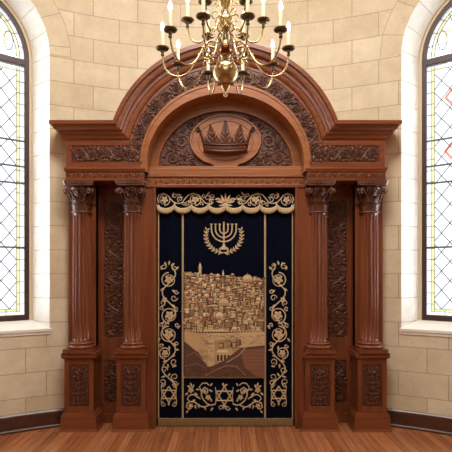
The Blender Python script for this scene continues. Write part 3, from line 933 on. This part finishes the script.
# menorah and laurel wreath
mb=MB(); h=.0035; c=223.3
for r in (12.4,8.3,4.2):
    P=[(c-r,224.4),(c-r,227)]+[(c-r*cos(pi*k/18),229.3+r*sin(pi*k/18)) for k in range(19)]+[(c+r,227),(c+r,224.4)]
    mb.stroke(P,1.35,h,F)
    for s in (-1,1): mb.stroke([(c+s*r-1.2,224.2),(c+s*r+1.2,224.2)],1.1,h*1.1,F)
mb.stroke([(c,223),(c,247)],1.5,h,F); mb.leaf(c,224,-pi/2,2.6,1.5,h,F,bend=0)
for v in (229.5,234,238,242): mb.dome(c,v,1.15,h*1.5,F)
mb.prism([(c-5,249.6),(c-4.4,248),(c-1.6,246.5),(c-1.0,244),(c+1.0,244),(c+1.6,246.5),(c+4.4,248),(c+5,249.6)],F,-.001,h)
mb.build('menorah_emblem',M['gold'],cur)
mb=MB()
for s in (-1,1):
    st=[]
    for i in range(15):
        a=radians(94-112*i/14); r=17.4; st.append((c+s*r*cos(a)+s*.5,235.5+r*.98*sin(a)))
    mb.stroke(st,.8,h*.7,F)
    for i in range(1,11):
        a=radians(94-112*i/10); r=17.4; u,v=c+s*r*cos(a)+s*.5,235.5+r*.98*sin(a)
        d=a-pi/2
        for q in (-.75,.75):
            ang=(a-pi/2)+q; ang=ang if s>0 else pi-ang
            mb.leaf(u,v,ang,3.9,1.45,h,F,bend=0)
    mb.leaf(c,252.5,(.35 if s>0 else pi-.35),5,1.3,h,F)
mb.build('laurel_wreath',M['gold'],cur)

# hillside city picture in coloured threads
def thread(n,cc): return plain('thread_'+n,cc,.75,noise=.22,nscale=240)
CT=[thread('straw',(206,178,136)),thread('tan',(180,148,108)),thread('ochre',(152,118,82)),thread('brown',(104,74,52)),thread('rust',(136,90,68)),
    thread('umber',(52,34,26)),thread('cream',(224,202,164)),thread('maroon',(92,62,50)),thread('sand',(194,160,116)),thread('clay',(168,118,88))]
mb=MB(); lay=[0.0]
FP=lambda u,v,w:((u-225.0)*KC, YCUR-.0105-w, 1.6+(272-v)*KC)
def poly(pts,mi):
    lay[0]+=.00003
    w=lay[0]
    i=[mb.vert(FP(u,v,w)) for u,v in pts]; mb.face(i[::-1],mi)
def rect(x0,x1,y0,y1,mi):
    x0=max(184,x0); x1=min(263.2,x1)
    if x1-x0<.3: return
    poly([(x0,y0),(x1,y0),(x1,y1),(x0,y1)],mi)
def sky_y(x): return 273.5+1.2*sin(x*.21)+.8*sin(x*.53+1)+ .085*(x-186)
def half(x,y,r,mi,flat=1.0): poly([(x+r*cos(pi*k/12),y-r*flat*sin(pi*k/12)) for k in range(13)],mi)
# ground cloth
top=[(184+80*i/40,sky_y(184+80*i/40)+1.5) for i in range(41)]
for i in range(40):
    poly([top[i],top[i+1],(top[i+1][0],334),(top[i][0],334)],3)
# minarets and skyline domes
for x,yb,yt,w in ((199.6,276,263.5,1.3),(222.6,276,271,.9)):
    rect(x-w,x+w,yt+2.5,yb,0); poly([(x-w,yt+2.5),(x+w,yt+2.5),(x,yt-1.4)],6); rect(x-w-.6,x+w+.6,yt+4.2,yt+5,1)
half(188.5,275.5,3.6,1)
half(258,280,2.4,1); half(211,275,2.0,8); half(232,275.2,1.8,8)
rng=random.Random(5)
def house(x,y,w,hh):
    mi=rng.choice([0,0,1,1,8,8,2,6,9,0,1])
    rect(x-.45,x+w+.45,y-hh-.6,y+.3,5 if rng.random()<.75 else 3)
    rect(x,x+w,y-hh,y,mi)
    sd={0:2,1:3,8:2,2:3,6:1,9:4}[mi]
    rect(x+w*.72,x+w,y-hh+.2,y,sd)
    k=rng.random()
    if k<.28: poly([(x-.4,y-hh),(x+w+.4,y-hh),(x+w*.72,y-hh-1.7),(x+w*.25,y-hh-1.7)],rng.choice([4,9,7,4]))
    elif k<.40: half(x+w*.45,y-hh+.1,w*.36,rng.choice([0,6,8]))
    else: rect(x-.2,x+w+.2,y-hh-.5,y-hh+.25,rng.choice([6,2,3,5]))
    nx=max(1,int(w/1.9)); ny=max(1,int(hh/3.0))
    for a in range(nx):
        for b_ in range(ny):
            if rng.random()<.75:
                wx=x+w*(a+.5)/nx*.95; wy=y-hh+1.4+b_*2.6
                if wy+1.3<y: rect(wx-.45,wx+.45,wy,wy+1.35,5)
y=277.5; row=0
while y<333:
    row+=1; hi=0
    g=(y-275)/58
    x=183+rng.uniform(-3,1)
    while x<264:
        w=rng.uniform(3.2,6.2)*(.8+.45*g); hh=rng.uniform(3.6,7.0)*(.75+.5*g)
        lay[0]=.0006+row*.0005+(hi%2)*.0002; hi+=1
        if x+w<266: house(x,y+rng.uniform(-1.2,1.2)+.085*(x-186)*(1-g),w,hh)
        x+=w*rng.uniform(.7,1.0)
    lay[0]=.0006+row*.0005+.0004
    for k in range(3):
        q=rng.uniform(186,262); half(q,y+1.0,rng.uniform(1.2,2.4),rng.choice([5,3,7]),.7)
    y+=3.7
lay[0]=.0006+(row+1.5)*.0005
for dx_,dy_,r_,c_,b_ in ((223.2,303,5.0,0,1),(219,316,4.2,6,8),(247,279.5,5.0,0,1),(206,296,2.6,6,8),(238,310,2.4,0,1),(252,297,2.6,8,2),(196,309,2.2,0,8)):
    half(dx_,dy_,r_+.5,5); half(dx_,dy_,r_,c_); rect(dx_-r_-.3,dx_+r_+.3,dy_-.1,dy_+r_*.55,5); rect(dx_-r_,dx_+r_,dy_,dy_+r_*.5,b_)
    rect(dx_-.2,dx_+.2,dy_-r_-1.5,dy_-r_+.2,0)
rect(204,228,329.5,331.5,6)
# city wall, corner tower and slopes
poly([(184,331),(264,331),(264,376),(184,376)],7)
poly([(184,331),(203,333.5),(204,353),(196,351),(184,341)],8)
poly([(199,333),(222,333),(264,331.5),(264,345),(240,347.5),(236,357),(222,360),(214,366),(207,366.5),(198,352)],0)
poly([(199,333),(207,333.5),(208,366.5),(198,352)],8)
poly([(214,340),(240,338),(240,347),(236,357),(222,360),(214,364)],1)
for x in range(185,264,3):
    rect(x,x+1.7,329.6,332,0 if 198<x<222 else 8); 
for k in range(110):
    x=rng.uniform(200,261); yy=rng.uniform(334,344); rect(x,x+rng.uniform(1.5,4),yy,yy+.5,rng.choice([2,1,8]))
for k in range(70):
    x=rng.uniform(199,211); yy=rng.uniform(336,360); rect(x,x+rng.uniform(1,3),yy,yy+.5,rng.choice([2,8,6]))
poly([(214,351),(230,347),(234,354),(231,361),(216,362)],8)
half(222,352,6,6,.5)
for x in (217.5,221,224.5,228): 
    rect(x-1,x+1,355.5,360.5,5); half(x,355.5,1,5)
for x,yy in ((227,343),(232,344),(236,341),(219,344)): house(x,yy+3,4,4)
poly([(184,353),(197,351.5),(208,367),(222,361),(240,347.5),(264,345.5),(264,376),(184,376)],7)
poly([(240,350),(264,348),(264,376),(256,376),(244,367)],4)
def line(P,w,mi): 
    for a,b in zip(P,P[1:]):
        L=sqrt((b[0]-a[0])**2+(b[1]-a[1])**2); nx,ny=-(b[1]-a[1])/L*w,(b[0]-a[0])/L*w
        poly([(a[0]+nx,a[1]+ny),(b[0]+nx,b[1]+ny),(b[0]-nx,b[1]-ny),(a[0]-nx,a[1]-ny)],mi)
line([(186,356),(194,352),(199,356),(206,364)],.5,4)
line([(205,375),(216,369),(226,365),(236,366),(245,375)],.45,2); line([(184,366),(196,363),(206,368)],.4,4)
line([(226,362),(238,355),(246,346)],.45,1)
for yy in (352,355.5,359,362.5,366,370): line([(242+ (yy-350)*.3,yy),(252,yy-.4),(263.5,yy-.2)],.25,3)
for k in range(90):
    x=rng.uniform(186,240); yy=rng.uniform(368,375); rect(x,x+rng.uniform(1,3),yy,yy+.5,rng.choice([3,5,4]))
mb.build('city_embroidery',CT,cur)['label']='tan and rust embroidered picture of a hillside city'

# ------------------------------------------------------------------ valance
YV=.158
def FV(off=0): return lambda u,v,w:(( u-225.0)*KC*.994, YV-off-w, 1.6+(272-v)*KC*.994)
val=empty('ark_valance',(0,YV,2.2))
tag(val,'scalloped dark valance with gold scroll embroidery and fringe, hanging above the navy curtain','valance')
F=FV()
xs0,xs1,ns=156.3,293.8,8
def scal(x): 
    f=((x-xs0)/(xs1-xs0)*ns)%1.0
    if x>=xs1-1e-6: f=1.0
    return 203.5+5.6*sqrt(max(0,1-(2*f-1)**2))
mb=MB(); xs=[xs0+(xs1-xs0)*i/160 for i in range(161)]
A=[(x,189.2) for x in xs]; B=[(x,scal(x)) for x in xs]
mb.band(A,B,F,-.006,0); mb.build('valance_cloth',M['velvet2'],val)
mb=MB(); rows=[]; n=480
for i in range(n+1):
    x=xs0+(xs1-xs0)*i/n; y0=scal(x); q=.006*abs(sin(i*pi/7)); 
    rows.append([F(x,y0-1.2,.001),F(x,y0-.9,.006),F(x,y0+.4,.006),F(x,y0+.6,.003+q),F(x,y0+2.6,.004+q),F(x,y0+4.7+.2*sin(i*1.9),.003+q),F(x,y0+4.5,-.002)])
mb.grid(rows); mb.build('scalloped_fringe',M['fringe'],val)
mb=MB(); h=.004
for s in (-1,1):
    X=lambda d: 225+s*d*1.01
    # wave from the outer flower to the centre
    mb.stroke([(X(d),v) for d,v in ((66,203),(67.5,199),(66,195),(61.5,193.2),(57,195.5),(54.5,199),(51.5,202),(47,203.5),(43,202.5),(40,198.5),(37,195),(32,193.2),(26.5,195),(23,199.5),(20,203),(16,204),(12,202)) ],1.25,h,F)
    for d,r in ((60.5,4.6),(30.2,4.8)):
        mb.spiral(X(d),199.6,r+1.1,pi/2,1.05,s,1.15,h,F,r1=.75,n=24); mb.flower(X(d),199.6,r*.82,h*1.2,F,0,cmi=1)
    for d,v,r,a,sg in ((50,196,2.6,0,1),(45,199,3.0,2,-1),(41.5,204,2.0,1,1),(18,198,3.2,1,1),(13,196.5,2.4,3,-1),(15,202.5,2.2,2,1),(24,203.5,2.0,1,1),(38,203,2.4,2,1),(21.5,195.5,2.2,0,-1)):
        mb.spiral(X(d),v,r,a,1.1,sg*s,1.1,h,F,r1=.3)
    for d,v,a,L in ((53,197,-2.2,5),(52,197.5,-1.6,4.5),(49.5,202,1.0,4.5),(44,195.5,-.6,4.5),(37,200,2.2,4),(25,198,.2,4.5),(19,195,-2.6,5),(16,199,2.8,5),(13,200,-.4,4),(66,204.5,1.4,2.5),(10.5,199,3.0,4),(47,197,2.9,5)):
        mb.leaf(X(d),v,a if s>0 else pi-a,L,2.1,h,F,bend=.25*s)
for k in range(-3,4):
    a=-pi/2+k*.42; mb.leaf(225+k*.9,203,a,10.5-abs(k)*1.1,2.6,h*1.2,F,1 if k%2==0 else 0,bend=0)
mb.leaf(225,202,pi/2,4.5,5,h*1.2,F,0,bend=0); mb.dome(225,201,2.2,h*2,F,1)
for s in (-1,1): mb.leaf(225,204,(.5 if s>0 else pi-.5),7,2.2,h,F,bend=-.3*s)
mb.build('scroll_embroidery',[M['gold'],M['goldd']],val)

# ------------------------------------------------------------------ chandelier
CHX,CHY=0.0,-1.6
ch=empty('chandelier',(CHX,CHY,2.79))
tag(ch,'two-tier brass chandelier with lit candle lamps hanging in front of the ark arch','chandelier')
c0=(CHX,CHY,0)
mb=MB(); prof=[]
for k in range(17):
    a=-pi/2+pi*k/16*.93; prof.append((max(.001,.086*cos(a)),2.925+.086*sin(a)))
prof+=[(.030,3.012),(.024,3.025),(.036,3.034),(.040,3.042)]
mb.lathe(prof,c0,32); globe=mb.build('globe',M['brass'],ch)
mb=MB(); mb.lathe([(.001,2.765),(.010,2.77),(.014,2.782),(.008,2.795),(.012,2.806),(.022,2.818),(.030,2.830),(.034,2.842)],c0,20); mb.build('finial',M['brass'],ch)
mb=MB(); mb.lathe([(.036,3.040),(.060,3.052),(.062,3.085),(.056,3.10),(.044,3.106)],c0,24); mb.build('arm_hub',M['copper'],ch)['label']='dark copper collar'
mb=MB(); mb.lathe([(.040,3.104),(.030,3.115),(.022,3.14),(.020,3.18),(.026,3.20),(.040,3.215),(.046,3.235),(.040,3.255),(.048,3.265),(.050,3.285),(.034,3.305),(.022,3.32),(.026,3.35),(.044,3.38),(.052,3.42),(.044,3.46),(.024,3.50),(.016,3.54),(.022,3.58),(.034,3.60),(.022,3.63),(.012,3.66),(.010,3.72),(.001,3.725)],c0,24)
stem=mb.build('stem',M['brass'],ch)
for k in range(6):
    a=2*pi*k/6+.26
    mb=MB(); mb.tube([(CHX+r*cos(a),CHY+r*sin(a),z) for r,z in ((.046,3.10),(.050,3.14),(.044,3.18),(.030,3.205))],.004,6)
    mb.build('stem_strut',M['brassd'],ch)
    for zz in (3.42,3.30):
        pts=[(CHX+r*cos(a),CHY+r*sin(a),z+zz-3.3) for r,z in ((.03,3.30),(.06,3.33),(.085,3.325),(.095,3.30),(.085,3.28),(.07,3.285))]
        mb=MB(); mb.tube(pts,.0045,6); mb.build('scroll_bracket',M['brass'],ch)
# chain and ceiling rose
mb=MB(); z=3.74; k=0
while z<CEIL-.05:
    pts=[]
    for i in range(12):
        a=2*pi*i/12; q=.013*cos(a); zz=z+.024*sin(a)
        pts.append((CHX+(q if k%2 else 0),CHY+(0 if k%2 else q),zz))
    mb.tube(pts,.0038,6,closed=True); z+=.038; k+=1
mb.build('chain',M['brass'],ch)
mb=MB(); mb.lathe([(.012,CEIL-.05),(.05,CEIL-.035),(.07,CEIL-.012),(.075,CEIL)],c0,24); mb.build('ceiling_rose',M['brass'],ch)

def bez(pts,n=6):
    """Catmull-Rom through 2D points"""
    out=[]
    P=[pts[0]]+pts+[pts[-1]]
    for i in range(1,len(P)-2):
        for k in range(n):
            t=k/n; r=[]
            for d in range(2):
                p0,p1,p2,p3=P[i-1][d],P[i][d],P[i+1][d],P[i+2][d]
                r.append(.5*((2*p1)+(-p0+p2)*t+(2*p0-5*p1+4*p2-p3)*t*t+(-p0+3*p1-3*p2+p3)*t**3))
            out.append(tuple(r))
    out.append(pts[-1]); return out
def make_arm(path, rz, curl):
    """arm along +x of its own origin (the chandelier's axis at z=0)"""
    r,z=rz
    mb=MB(); P=bez(path)
    mb.tube([(a,0,b) for a,b in P],.0062,8)
    # curl near the hub and a bead half way
    mb.tube([(a,0,b) for a,b in bez(curl,5)],.005,6)
    q=P[len(P)//3]; mb.lathe([(.001,-.013),(.010,-.007),(.012,0),(.010,.007),(.001,.013)],(q[0],0,q[1]),10)
    arm=mb.build('arm',M['brass'])
    mb=MB(); mb.lathe([(.001,-.052),(.008,-.05),(.013,-.042),(.009,-.032),(.010,-.026),(.016,-.016),(.011,-.006),(.010,0)],(r,0,z),14); cup=mb.build('candle_cup',M['brassd'],arm)
    mb=MB(); mb.lathe([(.006,-.006),(.02,-.006),(.040,-.002),(.045,.006),(.043,.008),(.036,.003),(.006,.002)],(r,0,z),24); pan=mb.build('drip_pan',M['brassd'],arm)
    mb=MB(); mb.lathe([(.013,.0),(.0135,.02),(.0115,.025),(.0115,.118),(.009,.122)],(r,0,z),16); cd=mb.build('candle',M['candle'],arm)
    mb=MB(); mb.lathe([(.006,.121),(.011,.132),(.0135,.143),(.011,.157),(.006,.170),(.001,.182)],(r,0,z),12); bl=mb.build('bulb',M['flame'],arm)
    return arm
zL=3.087; zU=3.275
lowpath=[(.045,3.075),(.085,3.10),(.13,3.10),(.165,3.065),(.20,3.00),(.245,2.935),(.295,2.905),(.345,2.908),(.385,2.935),(.41,2.985),(.42,3.04)]
lowcurl=[(.13,3.10),(.15,3.065),(.145,3.03),(.115,3.02),(.10,3.04),(.112,3.057)]
uppath=[(.045,3.21),(.07,3.225),(.10,3.215),(.12,3.18),(.145,3.145),(.18,3.130),(.215,3.14),(.24,3.175),(.253,3.23)]
upcurl=[(.09,3.222),(.105,3.195),(.095,3.17),(.075,3.17),(.072,3.185)]
def place(proto, first, ang):
    if first: a=proto
    else:
        a=proto.copy(); col.objects.link(a)
        for ch_ in list(proto.children):
            c=ch_.copy(); col.objects.link(c); c.parent=a
    a.parent=ch; a.location=(0,0,-2.79); a.rotation_euler=(0,0,ang)
pl=make_arm(lowpath,(.42,zL),lowcurl)
for k in range(10): place(pl,k==0,-pi/2+radians(18+36*k))
pu=make_arm(uppath,(.253,zU),upcurl)
for k in range(6): place(pu,k==0,-pi/2+radians(30+60*k))

# ------------------------------------------------------------------ light
w=bpy.data.worlds.new('world'); scene.world=w; w.use_nodes=True
nt=w.node_tree; bg=nt.nodes['Background']; bg.inputs[0].default_value=(.90,.95,1.0,1)
# overcast sky, brighter overhead; the bright sides are added to whiten the window reveals
tc=N(nt,'ShaderNodeTexCoord'); sp=N(nt,'ShaderNodeSeparateXYZ'); nt.links.new(tc.outputs['Generated'],sp.inputs[0])
xx=N(nt,'ShaderNodeMath',operation='MULTIPLY'); nt.links.new(sp.outputs[0],xx.inputs[0]); nt.links.new(sp.outputs[0],xx.inputs[1])
x4=N(nt,'ShaderNodeMath',operation='MULTIPLY'); nt.links.new(xx.outputs[0],x4.inputs[0]); nt.links.new(xx.outputs[0],x4.inputs[1])
zz=N(nt,'ShaderNodeMath',operation='MAXIMUM'); nt.links.new(sp.outputs[2],zz.inputs[0]); zz.inputs[1].default_value=0
a1=N(nt,'ShaderNodeMath',operation='MULTIPLY_ADD'); nt.links.new(x4.outputs[0],a1.inputs[0]); a1.inputs[1].default_value=15.0; a1.inputs[2].default_value=.92
a2=N(nt,'ShaderNodeMath',operation='MULTIPLY_ADD'); nt.links.new(zz.outputs[0],a2.inputs[0]); a2.inputs[1].default_value=.5; nt.links.new(a1.outputs[0],a2.inputs[2])
nt.links.new(a2.outputs[0],bg.inputs[1])
def area(name,loc,rot,sx,sy,e,c):
    d=bpy.data.lights.new(name,'AREA'); d.shape='RECTANGLE'; d.size=sx; d.size_y=sy; d.energy=e; d.color=c
    o=bpy.data.objects.new(name,d); col.objects.link(o); o.location=loc; o.rotation_euler=rot; return o
area('ceiling_lamp',(0,-2.3,5.5),(radians(14),0,0),2.2,1.2,205,(1,.94,.86))
area('nave_fill_light',(0,-6.6,5.5),(radians(40),0,0),3,1.5,85,(1,.95,.88))  # added fill from behind the camera, no known fixture there

scene.view_settings.view_transform='Standard'; scene.view_settings.look='None'
scene.view_settings.gamma=1; scene.view_settings.exposure=0.0
scene.view_settings.use_curve_mapping=False
